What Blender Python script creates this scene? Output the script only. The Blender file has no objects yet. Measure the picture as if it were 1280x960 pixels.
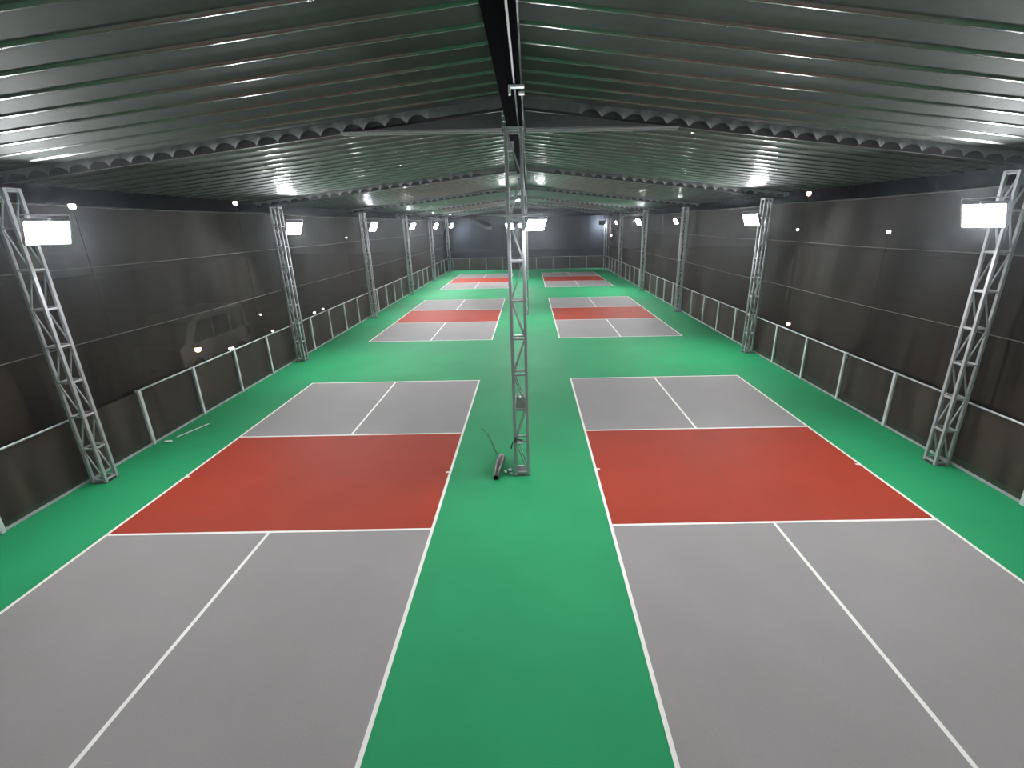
import bpy, bmesh, math, random
from mathutils import Vector, Matrix
random.seed(7)
S = bpy.context.scene
C = S.collection

# ------------------------------------------------------------------ layout (metres; camera stands at x=0, y=0)
XFL, XFR = -10.10, 9.60          # low fences
XNL, XNR = -10.32, 9.88          # tall nets
XCL, XCR, XCM = -9.80, 9.32, -0.24   # truss columns
YEND = 60.5
BAY = 9.95
YF = [9.5 + BAY * k for k in range(6)]    # frame lines
RX, RZ, SL = -0.22, 7.52, 0.112           # ridge position, height, roof slope
XEL, XER = -10.62, 10.18                  # eaves
def roof_z(x): return RZ - SL * abs(x - RX)

# ------------------------------------------------------------------ materials
def mat(name, col, rough=.5, metal=0., spec=.5, noise=None, bump=None, emit=None):
    m = bpy.data.materials.new(name); m.use_nodes = True
    nt = m.node_tree; N = nt.nodes; L = nt.links
    b = N['Principled BSDF']
    b.inputs['Base Color'].default_value = (*col, 1)
    b.inputs['Roughness'].default_value = rough
    b.inputs['Metallic'].default_value = metal
    b.inputs['Specular IOR Level'].default_value = spec
    if emit:
        b.inputs['Emission Color'].default_value = (*emit[0], 1)
        b.inputs['Emission Strength'].default_value = emit[1]
    if noise or bump:
        tc = N.new('ShaderNodeTexCoord')
    if noise:
        scale, amt, scale2, amt2 = noise
        def layer(sc, am, src):
            n = N.new('ShaderNodeTexNoise'); n.inputs['Scale'].default_value = sc
            n.inputs['Detail'].default_value = 6
            L.new(tc.outputs['Object'], n.inputs['Vector'])
            mr = N.new('ShaderNodeMapRange')
            mr.inputs['From Min'].default_value = .25; mr.inputs['From Max'].default_value = .75
            mr.inputs['To Min'].default_value = 1 - am; mr.inputs['To Max'].default_value = 1 + am
            L.new(n.outputs['Fac'], mr.inputs['Value'])
            mx = N.new('ShaderNodeMix'); mx.data_type = 'RGBA'; mx.blend_type = 'MULTIPLY'
            mx.inputs['Factor'].default_value = 1
            if src is None: mx.inputs['A'].default_value = (*col, 1)
            else: L.new(src, mx.inputs['A'])
            L.new(mr.outputs['Result'], mx.inputs['B'])
            return mx.outputs['Result']
        o = layer(scale, amt, None)
        o = layer(scale2, amt2, o)
        L.new(o, b.inputs['Base Color'])
    if bump:
        sc, st = bump
        n = N.new('ShaderNodeTexNoise'); n.inputs['Scale'].default_value = sc
        n.inputs['Detail'].default_value = 3
        L.new(tc.outputs['Object'], n.inputs['Vector'])
        bp = N.new('ShaderNodeBump'); bp.inputs['Strength'].default_value = st
        bp.inputs['Distance'].default_value = .02
        L.new(n.outputs['Fac'], bp.inputs['Height'])
        L.new(bp.outputs['Normal'], b.inputs['Normal'])
    return m

def net_mat(name, col, see, fold=0.):
    """knitted shade net: dull threads, partly see-through, fold shading painted in as vertical streaks"""
    m = bpy.data.materials.new(name); m.use_nodes = True
    nt = m.node_tree; N = nt.nodes; L = nt.links
    for n in list(N): N.remove(n)
    out = N.new('ShaderNodeOutputMaterial')
    tc = N.new('ShaderNodeTexCoord')
    mp = N.new('ShaderNodeMapping'); mp.inputs['Scale'].default_value = (2.2, 2.2, .30)
    L.new(tc.outputs['Object'], mp.inputs['Vector'])
    nz = N.new('ShaderNodeTexNoise'); nz.inputs['Scale'].default_value = 1.3; nz.inputs['Detail'].default_value = 7
    L.new(mp.outputs['Vector'], nz.inputs['Vector'])
    cr = N.new('ShaderNodeValToRGB')
    cr.color_ramp.elements[0].position = .3; cr.color_ramp.elements[1].position = .72
    cr.color_ramp.elements[0].color = (*[c * .5 for c in col], 1)
    cr.color_ramp.elements[1].color = (*[c * 1.6 for c in col], 1)  # darker and lighter streaks put the shading of folds into the colour
    L.new(nz.outputs['Fac'], cr.inputs['Fac'])
    d = N.new('ShaderNodeBsdfPrincipled'); d.inputs['Roughness'].default_value = .75
    d.inputs['Specular IOR Level'].default_value = .25
    L.new(cr.outputs['Color'], d.inputs['Base Color'])
    t = N.new('ShaderNodeBsdfTransparent')
    mx = N.new('ShaderNodeMixShader'); mx.inputs['Fac'].default_value = see
    L.new(d.outputs['BSDF'], mx.inputs[1]); L.new(t.outputs['BSDF'], mx.inputs[2])
    L.new(mx.outputs['Shader'], out.inputs['Surface'])
    return m

M = {}
M['green'] = mat('green_acrylic', (.021, .285, .112), .65, spec=.12, noise=(.5, .10, 90, .10), bump=(220, .12))
M['red'] = mat('red_acrylic', (.335, .040, .019), .65, spec=.12, noise=(.9, .07, 110, .08), bump=(220, .12))
M['grey'] = mat('grey_acrylic', (.285, .266, .264), .65, spec=.14, noise=(.6, .06, 110, .10), bump=(220, .12))
M['white'] = mat('white_line_paint', (.80, .78, .74), .55, noise=(3, .04, 40, .06))
M['galv'] = mat('silver_painted_steel', (.47, .47, .49), .42, metal=.12, noise=(2, .10, 30, .10))
M['post'] = mat('pale_grey_steel', (.66, .67, .68), .5, metal=.0, noise=(3, .08, 40, .08))
M['rail'] = mat('galvanised_rail', (.50, .52, .53), .45, metal=.3, noise=(3, .1, 40, .1))
M['far_rail'] = mat('dull_grey_steel', (.16, .18, .18), .6, noise=(3, .1, 40, .1))
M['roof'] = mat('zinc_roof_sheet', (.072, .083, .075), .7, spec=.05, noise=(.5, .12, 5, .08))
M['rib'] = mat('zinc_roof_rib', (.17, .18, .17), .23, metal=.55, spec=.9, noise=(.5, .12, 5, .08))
M['hem'] = mat('grey_roof_edging', (.36, .36, .37), .5, metal=.25, noise=(1.5, .15, 12, .1))
M['dark'] = mat('dark_painted_steel', (.07, .065, .07), .5, noise=(2, .15, 20, .1))
M['infill'] = mat('dull_mauve_panel', (.15, .14, .15), .6, noise=(2, .1, 20, .08))
M['black'] = mat('black_gloss_beam', (.006, .006, .007), .3, spec=.03)
_n = M['black'].node_tree; _d = _n.nodes.new('ShaderNodeBsdfDiffuse'); _d.inputs['Color'].default_value = (.006, .006, .007, 1)
_n.links.new(_d.outputs['BSDF'], _n.nodes['Material Output'].inputs['Surface'])
M['house'] = mat('lamp_housing', (.30, .31, .33), .4, metal=.5)
M['wht'] = mat('white_plastic', (.72, .72, .72), .4)
M['box'] = mat('grey_box', (.42, .42, .41), .45)
M['tube'] = mat('dark_grey_tube', (.055, .051, .046), .4, noise=(8, .15, 60, .1))
M['hole'] = mat('tube_inside', (.006, .006, .006), .8)
M['cable'] = mat('black_cable', (.012, .012, .012), .5)
M['net'] = net_mat('brown_grey_shade_net', (.044, .034, .026), .33)
M['netend'] = net_mat('blue_grey_shade_net', (.007, .010, .016), .25)
M['mesh'] = net_mat('fence_shade_net', (.068, .054, .044), .28)
M['seam'] = mat('net_seam', (.16, .15, .135), .7)
M['soil'] = mat('outside_ground', (.045, .040, .034), .9, noise=(.4, .3, 6, .2))
M['van'] = mat('white_van_paint', (.24, .24, .23), .5)
M['glass'] = mat('dark_van_glass', (.01, .01, .012), .1)
M['tyre'] = mat('tyre_rubber', (.01, .01, .01), .8)
M['hub'] = mat('wheel_hub', (.35, .35, .36), .4, metal=.6)
M['pole'] = mat('outdoor_pole', (.02, .02, .02), .6)
LAMP = 410.
def bulb(name, c, s): M[name] = mat(name, (.8, .8, .8), .5, emit=(c, s))
bulb('bulb_white', (1, .97, .95), 25); bulb('bulb_warm', (1, .72, .40), 22); bulb('bulb_orange', (1, .62, .42), 25); bulb('bulb_dim', (.9, 1, .9), 14)

# ------------------------------------------------------------------ mesh helpers
class MB:
    """collects simple shapes and links them as ONE mesh object"""
    def __init__(self): self.v = []; self.f = []; self.sm = []
    def _add(self, vs, fs, smooth=False):
        o = len(self.v); self.v += [tuple(v) for v in vs]
        for f in fs: self.f.append(tuple(i + o for i in f)); self.sm.append(smooth)
    def box(self, lo, hi):
        x0, y0, z0 = lo; x1, y1, z1 = hi
        vs = [(x0,y0,z0),(x1,y0,z0),(x1,y1,z0),(x0,y1,z0),(x0,y0,z1),(x1,y0,z1),(x1,y1,z1),(x0,y1,z1)]
        self._add(vs, [(3,2,1,0),(4,5,6,7),(0,1,5,4),(1,2,6,5),(2,3,7,6),(3,0,4,7)]); return self
    def bar(self, a, b, w, h=None, up=(0, 0, 1)):
        a, b = Vector(a), Vector(b); h = h or w
        d = (b - a).normalized(); u = Vector(up)
        if abs(d.dot(u)) > .98: u = Vector((0, 1, 0))
        s = d.cross(u).normalized(); u = s.cross(d).normalized()
        vs = [p + s * sx * w / 2 + u * sz * h / 2 for p in (a, b) for sx, sz in ((-1,-1),(1,-1),(1,1),(-1,1))]
        self._add(vs, [(3,2,1,0),(4,5,6,7),(0,1,5,4),(1,2,6,5),(2,3,7,6),(3,0,4,7)]); return self
    def tube(self, pts, rads, n=14, cap0=True, cap1=True):
        pts = [Vector(p) for p in pts]
        if not isinstance(rads, (list, tuple)): rads = [rads] * len(pts)
        o = []; vs = []
        for i, p in enumerate(pts):
            d = (pts[min(i+1, len(pts)-1)] - pts[max(i-1, 0)]).normalized()
            u = Vector((0,0,1)) if abs(d.z) < .9 else Vector((0,1,0))
            s = d.cross(u).normalized(); u = s.cross(d).normalized()
            vs += [p + (s*math.cos(2*math.pi*k/n) + u*math.sin(2*math.pi*k/n)) * rads[i] for k in range(n)]
        fs = []
        for i in range(len(pts)-1):
            for k in range(n):
                a, b = i*n+k, i*n+(k+1) % n
                fs.append((a, b, b+n, a+n))
        self._add(vs, fs, True)
        if cap0: self._add(vs[:n], [tuple(range(n))[::-1]])
        if cap1: self._add(vs[-n:], [tuple(range(n))])
        return self
    def prism(self, poly, y0, y1, axis='y'):
        """extrude an (a, b) polygon along an axis"""
        n = len(poly)
        if axis == 'y': vs = [(a, y0, b) for a, b in poly] + [(a, y1, b) for a, b in poly]
        elif axis == 'x': vs = [(y0, a, b) for a, b in poly] + [(y1, a, b) for a, b in poly]
        else: vs = [(a, b, y0) for a, b in poly] + [(a, b, y1) for a, b in poly]
        fs = [tuple(range(n)), tuple(range(2*n-1, n-1, -1))] + [((i+1) % n, i, i+n, (i+1) % n+n) for i in range(n)]
        self._add(vs, fs); return self
    def grid(self, rows, smooth=True):
        n = len(rows[0]); vs = [p for r in rows for p in r]
        fs = [(i*n+j, i*n+j+1, (i+1)*n+j+1, (i+1)*n+j) for i in range(len(rows)-1) for j in range(n-1)]
        self._add(vs, fs, smooth); return self
    def mesh(self, name, m):
        me = bpy.data.meshes.new(name); me.from_pydata(self.v, [], self.f)
        me.polygons.foreach_set('use_smooth', self.sm); me.materials.append(m)
        bm = bmesh.new(); bm.from_mesh(me)
        bmesh.ops.recalc_face_normals(bm, faces=bm.faces); bm.to_mesh(me); bm.free()
        return me
    def build(self, name, m, parent=None, label=None, bevel=0):
        o = bpy.data.objects.new(name, self.mesh(name, m)); C.objects.link(o)
        if parent: o.parent = parent
        if label: o['label'] = label
        if bevel:
            b = o.modifiers.new('edge', 'BEVEL'); b.width = bevel; b.segments = 2; b.limit_method = 'ANGLE'
        return o

def tag(o, label, cat, group=None, kind='thing'):
    o['label'] = label; o['category'] = cat
    if group: o['group'] = group
    if kind: o['kind'] = kind
    return o
def thing(name, label, cat, loc=(0, 0, 0), group=None, rot=None):
    o = bpy.data.objects.new(name, None); C.objects.link(o); o.location = loc
    o.empty_display_size = .2
    if rot is not None: o.rotation_euler = rot
    return tag(o, label, cat, group)
def struct(o): o['kind'] = 'structure'; return o
def kids(o): return [c for c in bpy.data.objects if c.parent == o]
def dup(root, loc, label, rot=None):
    """copy a thing with its parts and sub-parts"""
    r = root.copy(); C.objects.link(r); r.location = loc; r['label'] = label
    if rot is not None: r.rotation_euler = rot
    for ch in kids(root):
        c = ch.copy(); C.objects.link(c); c.parent = r
        for g in kids(ch):
            d = g.copy(); C.objects.link(d); d.parent = c
    return r
ORD = ['nearest', 'second', 'third', 'fourth', 'fifth', 'sixth']

# ------------------------------------------------------------------ the setting
struct(MB().box((-10.45, -6, -.12), (10.0, YEND + .2, 0)).build('floor', M['green']))
struct(MB().box((-60, -12, -.4), (60, 110, -.13)).build('ground', M['soil']))

def roof():
    """ribbed metal sheets laid from ridge to eaves"""
    mb = MB(); pitch = .565
    prof = []
    R_ = .068; hw = .050; dz = math.sqrt(R_ * R_ - hw * hw)
    for t, h in [(0, 0), (.10, .0015), (.20, .002), (.30, .0015), (.384, 0)] + [(.435 + hw * q / 9, -(math.sqrt(R_ * R_ - (hw * q / 9) ** 2) - dz)) for q in range(-9, 10)] + [(.486, 0), (.56, 0)]:
        prof.append((t, h))
    ys = []
    y = 5.10 - .435 - 20 * pitch
    while y < YEND + .3:
        ys += [(y + t, h) for t, h in prof]; y += pitch
    for xs in ((XEL, -7, -3.5, RX), (RX, 3.5, 7, XER)):
        mb.grid([[(x, yy, roof_z(x) + h) for x in xs] for yy, h in ys])
    return mb
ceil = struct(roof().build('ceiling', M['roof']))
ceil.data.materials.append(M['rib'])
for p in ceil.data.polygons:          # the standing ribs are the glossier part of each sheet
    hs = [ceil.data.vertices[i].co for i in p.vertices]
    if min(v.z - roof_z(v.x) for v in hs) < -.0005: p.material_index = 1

def net_wall(x, side, y0, y1, seams):
    """tall net hung behind the low fence, rippled a little by its own weight"""
    rnd = random.Random(3 if side < 0 else 5)
    ph = [(rnd.uniform(.5, 3.2), rnd.uniform(0, 6.3), rnd.uniform(.25, 1)) for _ in range(9)]
    zs = [.0, .8, 1.6, 2.3, 2.95, 3.5, 4.1, 4.6, 5.1, 5.55, 5.95]
    rows = []; n = int((y1 - y0) / .22)
    for i in range(n + 1):
        y = y0 + (y1 - y0) * i / n
        r = []
        for z in zs:
            w = sum(a * math.sin(k * y + p + .25 * k * z * (1 if k > 1.5 else -.5)) for k, p, a in ph) * .022
            bay = math.sin((y - YF[0]) / BAY * math.pi) ** 2
            sag = .0 if z < 5.9 else -.05 * bay
            tie = .35 if z in (2.95, 4.6, 5.95) else 1
            deep = 1.9 if (side > 0 and 29 < y < 40) else 1
            r.append((x + side * (.10 + w * 1.5 * tie * deep), y, z + sag))
        rows.append(r)
    o = struct(MB().grid(rows).build('wall_left' if side < 0 else 'wall_right', M['net']))
    for z in seams:
        pts = []
        for i in range(n + 1):
            y = y0 + (y1 - y0) * i / n
            bay = math.sin((y - YF[0]) / BAY * math.pi) ** 2
            pts.append((x + side * .02, y, z - .03 * bay))
        MB().tube(pts[::4], .011, 6).build('net_seam', M['seam'], o)
    return o
net_wall(XNL, -1, -3.0, YEND + .1, (2.95, 4.6, 5.95))
net_wall(XNR, 1, -3.0, YEND + .1, (2.95, 4.6, 5.95))
rows = []
for i in range(91):
    x = XNL + (XNR - XNL) * i / 90
    rows.append([(x, YEND + .15 + .05 * math.sin(2.1 * x + z) + .03 * math.sin(4.7 * x), z) for z in (0, 1.5, 3, 4.5, 6.0, 6.3)])
struct(MB().grid(rows).build('wall_back', M['netend']))

# ------------------------------------------------------------------ courts
CW, CH, NV, LW = 6.1, 13.41, 2.13, .055
def court(x0, yc, where):
    t = thing('pickleball_court', where, 'court', (x0, yc, 0), 'painted pickleball courts')
    B = CH / 2; m = CW / 2
    for sx in (0, 1):
        for a, b in ((-B, -NV), (NV, B)):
            MB().box((sx * m, a, 0), (sx * m + m, b, .003)).build('service_court', M['grey'], t)
    MB().box((0, -NV, 0), (CW, NV, .003)).build('kitchen', M['red'], t, 'red painted band across the middle of the court')
    h = LW / 2
    for x in (0, CW):
        MB().box((x - h, -B - h, 0), (x + h, B + h, .006)).build('sideline', M['white'], t)
    for y in (-B, B):
        MB().box((h, y - h, 0), (CW - h, y + h, .006)).build('baseline', M['white'], t)
    for y in (-NV, NV):
        MB().box((h, y - h, 0), (CW - h, y + h, .006)).build('kitchen_line', M['white'], t)
    for a, b in ((-B + h, -NV - h), (NV + h, B - h)):
        MB().box((m - h, a, 0), (m + h, b, .006)).build('centre_line', M['white'], t)
    for a, b in ((h, .10), (CW - .10, CW - h)):
        MB().box((a, -.03, 0), (b, .03, .006)).build('net_mark', M['white'], t)
    return t
CY = [(9.55, 9.57), (29.35, 29.46), (49.12, 49.32)]
for row, w in enumerate(('nearest', 'middle', 'farthest')):
    court(-8.00, CY[row][0], f'{w} grey and red pickleball court on the left of the green aisle')
    court(1.447, CY[row][1], f'{w} grey and red pickleball court on the right of the green aisle')

# ------------------------------------------------------------------ truss columns
def column_parts(t, h, hw, arms):
    """square lattice column: four chords, rungs on every face, zigzag braces on the faces across the hall"""
    c = .06
    for sx in (-1, 1):
        for sy in (-1, 1):
            MB().bar((sx*hw, sy*hw, 0), (sx*hw, sy*hw, h), c).build('chord', M['galv'], t, bevel=.005)
    MB().box((-hw - .045, -hw - .045, 0), (hw + .045, hw + .045, .01)).build('base_plate', M['dark'], t)
    MB().box((-hw - .03, -hw - .03, h), (hw + .03, hw + .03, h + .02)).build('top_plate', M['galv'], t)
    zs = []; z = .07
    while z < h - .1: zs.append(z); z += .77
    zs.append(h - .03)
    for i, z in enumerate(zs):
        mb = MB()
        for s in (-1, 1):
            mb.bar((-hw + .02, s*hw, z), (hw - .02, s*hw, z), .038)
            mb.bar((s*hw, -hw + .02, z), (s*hw, hw - .02, z), .038)
        mb.build('rung', M['galv'], t)
    for i in range(len(zs) - 1):
        a, b = zs[i] + .03, zs[i+1] - .03
        k = 1 if i % 2 else -1
        mb = MB()
        for s in (-1, 1):
            mb.bar((k*(-hw + .02), s*hw, a), (k*(hw - .02), s*hw, b), .024)
        mb.build('brace', M['galv'], t)
    for (x0, x1, y, z) in arms:
        MB().tube([(x0, y, z), (x1, y, z)], .022, 10).build('lamp_arm', M['galv'], t, 'pale tube arm that carries the floodlights')
HS = 6.16
cols = {}
cl = thing('truss_column', 'silver lattice steel column by the left fence, nearest the camera', 'column', (XCL, YF[0], 0), 'lattice columns')
column_parts(cl, HS, .14, [(.14, .70, 0, 5.62)])
for k in range(1, 6):
    dup(cl, (XCL, YF[k], 0), f'silver lattice steel column, {ORD[k]} from the camera along the left fence')
cr_ = thing('truss_column', 'silver lattice steel column by the right fence, nearest the camera', 'column', (XCR, YF[0] + .1, 0), 'lattice columns')
column_parts(cr_, HS, .14, [(-.14, -.62, 0, 5.62)])
for k in range(1, 6):
    dup(cr_, (XCR, YF[k] + .05, 0), f'silver lattice steel column, {ORD[k]} from the camera along the right fence')
dup(cl, (XCL, YF[0] - BAY, 0), 'unseen silver lattice steel column added beside the camera along the left fence')  # out-of-view pair added to carry the floodlights that brighten the near floor
dup(cr_, (XCR, YF[0] - BAY + .05, 0), 'unseen silver lattice steel column added beside the camera along the right fence')
cm = thing('truss_column', 'tall silver lattice column standing in the aisle between the nearest courts', 'column', (XCM, YF[0], 0), 'lattice columns')
column_parts(cm, 7.0, .14, [(-.72, .52, -.165, 5.54)])
for k in (2, 4):
    dup(cm, (XCM, YF[k], 0), f'tall silver lattice column in the aisle between the {"middle" if k == 2 else "farthest"} courts')

# ------------------------------------------------------------------ floodlights
LENS = {}
def lens(gain):
    """lens mesh for a lamp of the given relative output"""
    g = round(gain, 2)
    if g not in LENS:
        W, H, rim = .70, .50, .025
        m = mat('led_lens', (.9, .9, .9), .4, emit=((.96, .98, 1.0), LAMP * g)) if g else mat('unlit_lens', (.5, .52, .54), .3)
        LENS[g] = MB().box((-W/2+rim, -.008, -H/2+rim), (W/2-rim, -.001, H/2-rim)).mesh('lens', m)
    return LENS[g]
GAIN = [1.15, 1.6, 1.3, 2.2, 2.2, 2.2]
def flood(label, loc, aim, dim=False, size=1., gain=1.):
    """LED floodlight: finned housing, glowing lens, U bracket; local -y is the light's direction"""
    t = thing('floodlight', label, 'floodlight', loc, 'LED floodlights')
    d = Vector(aim).normalized()
    t.rotation_euler = d.to_track_quat('-Y', 'Z').to_euler(); t.scale = (size,) * 3
    if 'fl' not in cols:
        W, H, D = .70, .50, .07
        hb = MB().box((-W/2, 0, -H/2), (W/2, D, H/2))
        rim = .025
        for lo, hi in (((-W/2, -.02, -H/2), (-W/2+rim, 0, H/2)), ((W/2-rim, -.02, -H/2), (W/2, 0, H/2)),
                       ((-W/2+rim, -.02, -H/2), (W/2-rim, 0, -H/2+rim)), ((-W/2+rim, -.02, H/2-rim), (W/2-rim, 0, H/2))):
            hb.box(lo, hi)
        for k in range(9):
            x = -.26 + .065 * k
            hb.box((x - .006, D, -H/2 + .03), (x + .006, D + .05, H/2 - .03))
        yk = MB()
        yk.bar((-W/2 - .015, .03, 0), (-W/2 - .015, .03, H/2 + .09), .03, .012, up=(1, 0, 0))
        yk.bar((W/2 + .015, .03, 0), (W/2 + .015, .03, H/2 + .09), .03, .012, up=(1, 0, 0))
        yk.bar((-W/2 - .015, .03, H/2 + .09), (W/2 + .015, .03, H/2 + .09), .03, .012)
        cols['fl'] = (hb.mesh('housing', M['house']),
                      yk.mesh('bracket', M['house']))
    me = cols['fl']
    for nm, mm in (('housing', me[0]), ('lens', lens(0 if dim else gain * (2.1 if size < 1 else 1))), ('bracket', me[1])):
        o = bpy.data.objects.new(nm, mm); C.objects.link(o); o.parent = t
        if nm == 'lens': o['label'] = 'glowing white lens'
    return t
ZL = 5.38
flood('unseen floodlight added to brighten the near floor, on the left column beside the camera', (-9.22, YF[0] - BAY - .02, ZL), (1, .15, -.6), gain=.65)  # unseen pair of lamps added to lift the dark floor near the camera
flood('unseen floodlight added to brighten the near floor, on the right column beside the camera', (8.80, YF[0] - BAY + .05, ZL), (-1, .15, -.6), gain=.65)
for k in range(6):
    flood(f'glowing white floodlight on the {ORD[k]} lattice column along the left fence', (-9.22, YF[k] - .02, ZL), (1, -.50 if k < 2 else -.25, -.55), gain=GAIN[k])
for k in range(6):
    y = YF[k] + .05
    if k == 5: flood('floodlight on the farthest right column, turned towards the back net', (8.85, y, ZL), (.2, 1, -.35), gain=1.5)
    else: flood(f'glowing white floodlight on the {ORD[k]} lattice column along the right fence', (8.80, y, ZL),
                (-1, -.50 if k < 2 else -.25, -.55) if k not in (2, 4) else (-.9, -.15, -.5), gain=GAIN[k] if k not in (2, 4) else .8, size=1 if k not in (2, 4) else .6)
flood('glowing floodlight at the right end of the arm on the near aisle column', (.14, YF[0] - .165, 5.36), (.3, -.8, -.8), size=.55)
flood('unlit floodlight seen edge-on at the left end of the arm on the near aisle column', (-.88, YF[0] - .13, 5.37), (-.45, .08, -.9), True, size=.6)
flood('glowing floodlight left of the aisle column between the middle courts', (-1.10, YF[2] - .2, 5.28), (-.5, -.8, -.5), size=.75, gain=.7)
flood('glowing floodlight right of the aisle column between the middle courts', (.45, YF[2] - .2, 5.28), (.5, -.8, -.5), size=.75, gain=.7)
flood('glowing floodlight left of the aisle column between the farthest courts', (-.78, YF[4] - .2, 5.28), (-.5, -.8, -.5), size=.75, gain=1.3)

# ------------------------------------------------------------------ low fences
def fence(label, a, b, posts, skip, rm=None, gap=None):
    """posts with flat plates, top and bottom rails, dark net stretched between"""
    a, b = Vector(a), Vector(b); d = (b - a).normalized(); L = (b - a).length
    n = Vector((-d.y, d.x, 0))
    t = thing('fence', label, 'fence', (a.x, a.y, 0), 'low net fences')
    H = 1.5
    rm = rm or M['rail']
    for p, q in ([(0, L)] if gap is None else [(0, gap[0]), (gap[1], L)]):
        MB().tube([d * p + Vector((0, 0, H)), d * q + Vector((0, 0, H))], .022, 10).build('top_rail', rm, t)
    MB().bar(Vector((0, 0, .03)), d * L + Vector((0, 0, .03)), .05, .05).build('bottom_rail', rm, t)
    for p in posts:
        MB().bar(d * p + n * 0, d * p + Vector((0, 0, H + .02)), .11, .085, up=d).build('post', M['post'] if rm is M['rail'] else rm, t, bevel=.006)
    ks = sorted(set(list(posts) + list(skip) + [0, L]))
    rnd = random.Random(int(L * 10))
    for p, q in zip(ks[:-1], ks[1:]):
        rows = []
        amp = rnd.uniform(.01, .035)
        for i in range(7):
            u = i / 6; bow = math.sin(math.pi * u)
            rows.append([d * (p + (q - p) * u) + n * (amp * bow * (1 - abs(z / H * 2 - 1)) + .0) + Vector((0, 0, z)) for z in (.05, .3, .6, .9, 1.2, 1.48)])
        MB().grid(rows).build('net_panel', M['mesh'], t)
    return t
def post_ys(off):
    out = []
    for k in range(-1, 6):
        for j in (1.9, 3.95, 6.0, 8.05):
            y = YF[0] + BAY * k + j + off
            if -.4 < y < YEND - .6: out.append(y)
    return out
fy = -.45
fence('low grey post fence with dark net along the left side of the courts', (XFL, fy, 0), (XFL, YEND, 0),
      [y - fy for y in post_ys(-.05)], [y - fy for y in YF], gap=(YF[0] - fy, YF[0] + 1.87 - fy))
fence('low grey post fence with dark net along the right side of the courts', (XFR, fy, 0), (XFR, YEND, 0),
      [y - fy for y in post_ys(.25)], [y - fy for y in YF])
fence('low grey post fence with dark net across the far end', (XFL + .12, YEND - .02, 0), (XFR - .12, YEND - .02, 0),
      [.4 + 2.1 * i for i in range(10)], [], rm=M['far_rail'])

# ------------------------------------------------------------------ roof frames and ridge beam
rb = thing('ridge_beam', 'glossy black beam under the roof ridge, running down the middle', 'beam', (RX, 0, 0))
MB().box((-.14, -6, 7.04), (.14, YEND, 7.40)).build('beam_body', M['black'], rb, bevel=.01)
MB().box((.065, -6, 7.022), (.085, YEND, 7.038)).build('sheen_strip', M['dark'], rb, 'thin grey strip standing in for the sheen streak under the black beam')  # added strip imitates a streak of sheen along the beam underside
MB().box((-.16, -6, 7.40), (.16, YEND, 7.49)).build('ridge_cap', M['dark'], rb)

def frame(k):
    y = YF[k]
    t = thing('roof_frame', f'dark roof frame with scalloped grey edging, {ORD[k]} across the hall', 'roof frame', (0, y, 0), 'roof frames')
    for s, xe in ((-1, XEL + .12), (1, XER - .12)):
        x0 = RX + s * .17
        poly = [(x0, roof_z(x0) - .05), (xe, roof_z(xe) - .05), (xe, roof_z(xe) - .20), (x0, roof_z(x0) - .20)]
        MB().prism(poly, -.02, .02).build('rafter', M['dark'], t)
        # scalloped sheet edge in front of the rafter: flat by the ridge, then arches with hanging points
        top, bot = [], []
        Ls = abs(xe - x0); n = int(Ls / .03)
        for i in range(n + 1):
            q = Ls * i / n; x = x0 + s * q; zr = roof_z(x)
            e = .175
            q0 = 1.35 if s < 0 else 1.0
            if q > q0: e = .205 - .115 * abs(math.sin(math.pi * (q - q0) / .39)) ** .8
            bow = .05 * math.sin(2 * math.pi * (q - q0) / .39) if q > q0 else 0
            top.append((x, -.09, zr - .01)); bot.append((x, -.12 + bow * .6, zr - e))
        MB().grid([top, bot], False).build('scalloped_edging', M['hem'], t, 'grey wavy sheet edge hanging under the roof')
    zb = 7.02; xa = -3.35; xb = 2.75
    for sgn, pl in () if k else ((-1, [(xa, zb), (RX - .23, zb), (RX - .23, roof_z(RX) - .24), (xa, max(zb + .005, roof_z(xa) - .235))]),
                    (1, [(RX + .20, zb), (xb, zb), (xb, max(zb + .005, roof_z(xb) - .235)), (RX + .20, roof_z(RX) - .24)])):
        MB().prism(pl, -.02, .02).build('gable_panel', M['infill'], t, 'dull mauve triangle of sheet above the tie beam')
    for x0, x1 in ((xa, RX - .23), (RX + .20, xb)) if k == 0 else ():
        MB().tube([(x0, -.04, zb - .03), (x1, -.04, zb - .03)], .022, 8).tube([(x0, .06, zb - .05), (x1, .06, zb - .05)], .018, 8).build('tie_beam', M['galv'], t, 'thin pale double tube across the frame')
    return t
for k in range(6): frame(k)

# ------------------------------------------------------------------ small things
def single(mb, name, m, label, cat, bevel=0): return tag(mb.build(name, m, bevel=bevel), label, cat)
# clip on the ridge beam
c = thing('beam_clip', 'small white C-shaped clip under the black ridge beam', 'clip', (-.12, 6.75, 7.018))
MB().box((-.10, -.05, -.025), (.10, .05, 0)).box((-.10, -.05, -.10), (-.07, .05, -.025)).box((.03, -.05, -.10), (.10, .05, -.075)).build('clip_body', M['wht'], c, bevel=.004)
# junction box at the top of the aisle column
c = thing('junction_box', 'small white junction box inside the top of the near aisle column', 'box', (-.30, YF[0] - .02, 6.72))
MB().box((-.06, -.05, -.08), (.06, .05, .08)).build('box_body', M['wht'], c, bevel=.008)
MB().box((-.065, -.065, -.06), (.065, -.05, .06)).build('lid', M['wht'], c, bevel=.004)
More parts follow.
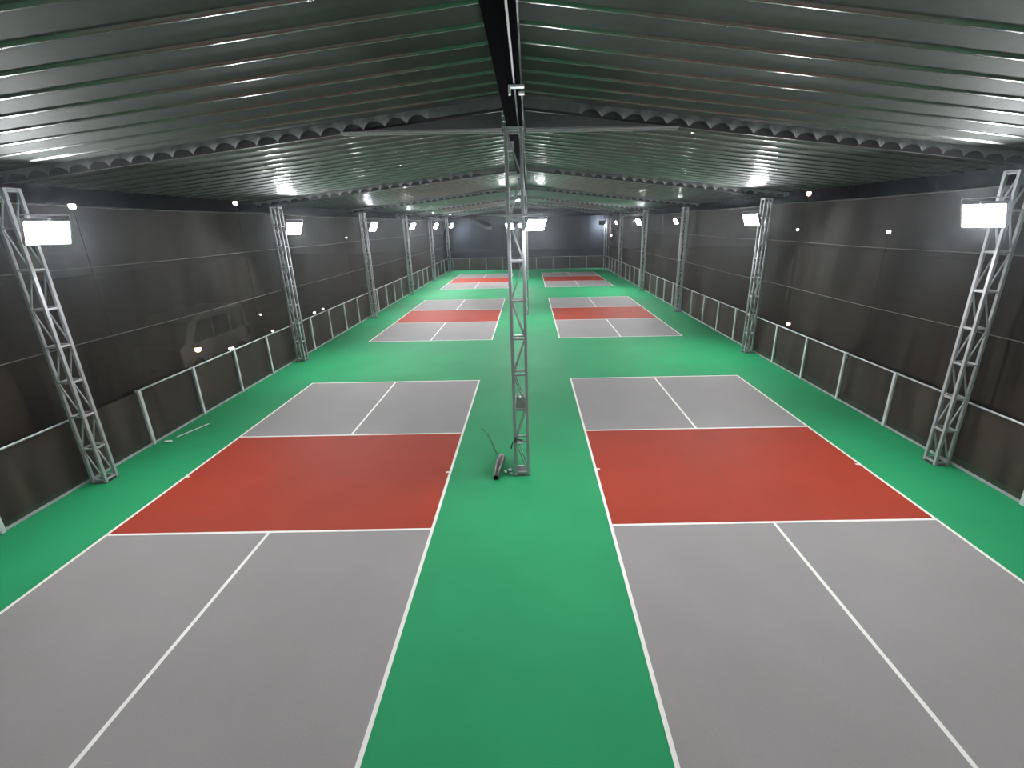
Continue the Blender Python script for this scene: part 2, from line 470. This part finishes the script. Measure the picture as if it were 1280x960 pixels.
# switch box lower down
c = thing('switch_box', 'grey electric switch box fixed inside the near aisle column', 'box', (-.235, YF[0] - .07, 1.72))
MB().box((-.095, -.04, -.17), (.095, .05, .15)).build('box_body', M['box'], c, bevel=.012)
MB().box((-.085, -.055, -.15), (.085, -.04, .12)).build('cover', M['box'], c, bevel=.006)
for x in (-.06, .06):
    MB().tube([(x, -.02, .15), (x, -.02, .22)], .028, 10).build('cable_gland', M['wht'], c)
# taped cable end hanging on the column
c = thing('power_cable', 'short black cable tied round the lower near aisle column with white tape', 'cable', (XCM - .14, YF[0] - .14, .86))
MB().tube([(.02, -.03, .10), (.0, -.05, .03), (-.05, -.05, -.02), (-.075, -.05, -.10), (-.085, -.05, -.16)], .014, 8).build('hanging_end', M['cable'], c)
MB().tube([(.0, -.05, .04), (.05, -.06, -.01), (.10, -.055, -.07), (.12, -.05, -.02), (.16, -.05, .03), (.05, -.06, .06)], .016, 8).build('loop', M['cable'], c)
MB().box((.04, -.085, -.045), (.17, -.055, -.005)).build('tape', M['wht'], c, 'white tape', bevel=.004)
# tapered tube on the floor with its cable
c = thing('blower_tube', 'dark grey tapered tube lying on green floor, open end towards the camera', 'tube', (-.78, 9.62, 0))
axis = [(-.045, -.46, .062), (-.03, -.25, .075), (-.01, 0, .092), (.02, .25, .10), (.04, .40, .10), (.05, .47, .10), (.055, .51, .10)]
MB().tube(axis, [.060, .072, .090, .100, .094, .070, .03], 24, cap0=False).build('tube_body', M['tube'], c)
MB().tube([(-.046, -.462, .062), (-.0445, -.44, .062)], [.061, .061], 24, cap0=False, cap1=False).build('rim', M['cable'], c)
MB().tube([(-.045, -.452, .062), (-.035, -.30, .071)], [.052, .052], 24, cap0=False).build('bore', M['hole'], c, 'black hollow inside of the tube')
pts = [(-.74, 10.15, .08), (-.82, 10.3, .02), (-.90, 10.5, .012), (-.99, 10.85, .012), (-1.10, 11.25, .012), (-1.22, 11.6, .012), (-1.33, 11.85, .012), (-1.42, 11.93, .012)]
single(MB().tube(pts, .007, 6), 'thin_cord', M['cable'], 'thin dark cord curving on the green floor behind the grey tube', 'cord')
def scrap(loc, r, label, seed):
    rnd = random.Random(seed); bm = bmesh.new()
    bmesh.ops.create_icosphere(bm, subdivisions=2, radius=r)
    for v in bm.verts:
        v.co *= rnd.uniform(.65, 1.2); v.co.z = max(v.co.z * .6, -r * .4)
    lo = min(v.co.z for v in bm.verts)
    for v in bm.verts: v.co.z -= lo
    me = bpy.data.meshes.new('paper_scrap'); bm.to_mesh(me); bm.free(); me.materials.append(M['wht'])
    o = bpy.data.objects.new('paper_scrap', me); C.objects.link(o); o.location = loc
    return tag(o, label, 'scrap', 'white scraps on the floor')
scrap((-.64, 9.50, 0), .045, 'white scrap on the floor right beside the grey tube', 1)
scrap((-.53, 9.58, 0), .045, 'white scrap on the floor between the grey tube and aisle column', 2)
scrap((-.50, 9.42, 0), .035, 'small white scrap nearest the foot of the aisle column', 3)
o = scrap((-9.80, 11.47, 0), .085, 'flat white scrap on the floor against the left fence', 4); o.scale = (1.2, .8, .5)
single(MB().tube([(-9.74, 11.72, .018), (-9.44, 12.62, .018)], .017, 10), 'white_stick', M['wht'], 'thin white stick lying on green floor near the left fence', 'stick')
o = single(MB().box((-.05, -.012, -.03), (.05, .012, .03)), 'white_tag', M['wht'], 'small white tag hanging on the right fence net', 'tag'); o.location = (9.53, 13.6, 1.40)

# ------------------------------------------------------------------ outside, seen through the nets
van = thing('van', 'pale van parked outside, seen dimly through the left net', 'van', (-14.2, 19.6, -.13))
side = [(-2.3, .45), (2.15, .45), (2.32, .62), (2.32, 1.2), (2.22, 1.95), (2.05, 2.28), (1.85, 2.36), (-1.0, 2.36), (-1.55, 2.05), (-1.95, 1.35), (-2.3, 1.2)]
MB().prism(side, -.9, .9, 'x').build('van_body', M['van'], van, bevel=.05)
for s in (-1, 1):
    MB().prism([(1.02, 1.28), (1.98, 1.28), (1.93, 1.85), (1.78, 2.08), (1.02, 2.08)], s*.885, s*.912, 'x').build('side_window', M['glass'], van)
    MB().prism([(-.15, 1.28), (.88, 1.28), (.88, 2.08), (-.15, 2.08)], s*.885, s*.912, 'x').build('side_window', M['glass'], van)
    MB().prism([(-1.5, 1.28), (-.3, 1.28), (-.3, 2.08), (-1.05, 2.08)], s*.885, s*.912, 'x').build('side_window', M['glass'], van)
    for y in (-1.45, 1.45):
        w = MB().tube([(s*.72, y, .33), (s*.93, y, .33)], .33, 24).build('wheel', M['tyre'], van)
        MB().tube([(s*.93, y, .33), (s*.945, y, .33)], .18, 18).build('hub_cap', M['hub'], w)
    MB().box((min(s*.9, s*.92), 2.1, .85), (max(s*.9, s*.92), 2.25, 1.2)).build('tail_light', M['tyre'], van)
def outdoor(label, loc, m, r=.07):
    x, y, z = loc
    t = thing('outdoor_lamp', label, 'lamp', (x, y, -.13), 'lamps outside the nets')
    hz = z + .13
    MB().tube([(0, 0, 0), (0, 0, hz - r)], .009, 8).build('pole', M['pole'], t)
    MB().tube([(0, 0, hz + r * .7), (0, 0, hz + r * 1.3)], [r * 1.3, r * .5], 12).build('cap', M['pole'], t)
    bm = bmesh.new(); bmesh.ops.create_uvsphere(bm, u_segments=14, v_segments=9, radius=r)
    me = bpy.data.meshes.new('bulb'); bm.to_mesh(me); bm.free(); me.materials.append(M[m])
    for p in me.polygons: p.use_smooth = True
    b = bpy.data.objects.new('bulb', me); C.objects.link(b); b.parent = t; b.location = (0, 0, hz)
    b['label'] = 'glowing bulb'
    return t
outdoor('white outdoor lamp glowing above the near left net', (-18, 19.85, 6.35), 'bulb_white', .12)
outdoor('orange outdoor lamp glowing above the left net before the second column', (-18, 30.92, 6.92), 'bulb_orange', .13)
outdoor('warm yellow low lamp glowing behind the left fence', (-12.5, 17.12, 1.15), 'bulb_warm', .11)
outdoor('bright white low lamp behind the left fence rail', (-12.2, 18.6, .79), 'bulb_white', .10)
outdoor('small white lamp on the fence line before the second left column', (-12.5, 22.4, .70), 'bulb_white', .06)
outdoor('tiny white lamp beyond the van outside', (-14.5, 25.1, 1.04), 'bulb_white', .05)
outdoor('small white lamp just beyond the second left column', (-12.6, 27.3, .71), 'bulb_white', .07)
outdoor('faint white lamp farther along the left fence rail', (-12.6, 28.5, .73), 'bulb_white', .06)
outdoor('faint white lamp seen through the left net below the third floodlight', (-18, 48.5, 4.45), 'bulb_white', .08)
outdoor('orange outdoor lamp glowing above the right net', (18, 32.19, 6.93), 'bulb_orange', .14)
outdoor('white outdoor lamp seen through the near right net', (18, 24.46, 4.70), 'bulb_white', .09)
outdoor('faint lamp seen through the right net beside the second column', (18, 32.83, 4.73), 'bulb_dim', .09)
outdoor('pinkish low lamp behind the right fence rail', (12.5, 22.3, .60), 'bulb_orange', .09)
outdoor('tiny lamp seen behind the top of the near right column', (18, 18.53, 4.96), 'bulb_dim', .05)
outdoor('small white lamp seen through the far end of the right net', (12, 71.2, 3.66), 'bulb_white', .12)

# ------------------------------------------------------------------ night sky and thin haze
w = bpy.data.worlds.new('night'); S.world = w; w.use_nodes = True
nt = w.node_tree
nt.nodes['Background'].inputs['Color'].default_value = (.35, .40, .60, 1)
nt.nodes['Background'].inputs['Strength'].default_value = .006
HAZE = .00055
if HAZE > 0:
    vs = nt.nodes.new('ShaderNodeVolumeScatter')
    vs.inputs['Density'].default_value = HAZE; vs.inputs['Anisotropy'].default_value = .87
    vs.inputs['Color'].default_value = (.84, .91, 1, 1)
    nt.links.new(vs.outputs['Volume'], nt.nodes['World Output'].inputs['Volume'])

# ------------------------------------------------------------------ camera
H, th, roll, f, cx = 5.368, .3288, .0183, 584.63, 24.07
ct, st = math.cos(th), math.sin(th); c, s = math.cos(roll), math.sin(roll)
fw = Vector((0, ct, -st)); r = Vector((1, 0, 0)); up = Vector((0, st, ct))
R = c * r - s * up; U = s * r + c * up
cam = bpy.data.cameras.new('camera'); co = bpy.data.objects.new('camera', cam); C.objects.link(co)
m4 = Matrix.Identity(4)
for i in range(3): m4[i][0] = R[i]; m4[i][1] = U[i]; m4[i][2] = -fw[i]
m4.translation = (0, 0, H); co.matrix_world = m4
cam.sensor_fit = 'HORIZONTAL'; cam.sensor_width = 36; cam.lens = f / 1280 * 36; cam.shift_x = -cx / 1280
cam.clip_start = .05; cam.clip_end = 400
S.camera = co

S.view_settings.view_transform = 'Standard'
S.view_settings.look = 'None'
S.cycles.max_bounces = 7; S.cycles.diffuse_bounces = 3; S.cycles.glossy_bounces = 3; S.cycles.transparent_max_bounces = 12
S.cycles.volume_bounces = 0
S.cycles.use_denoising = True
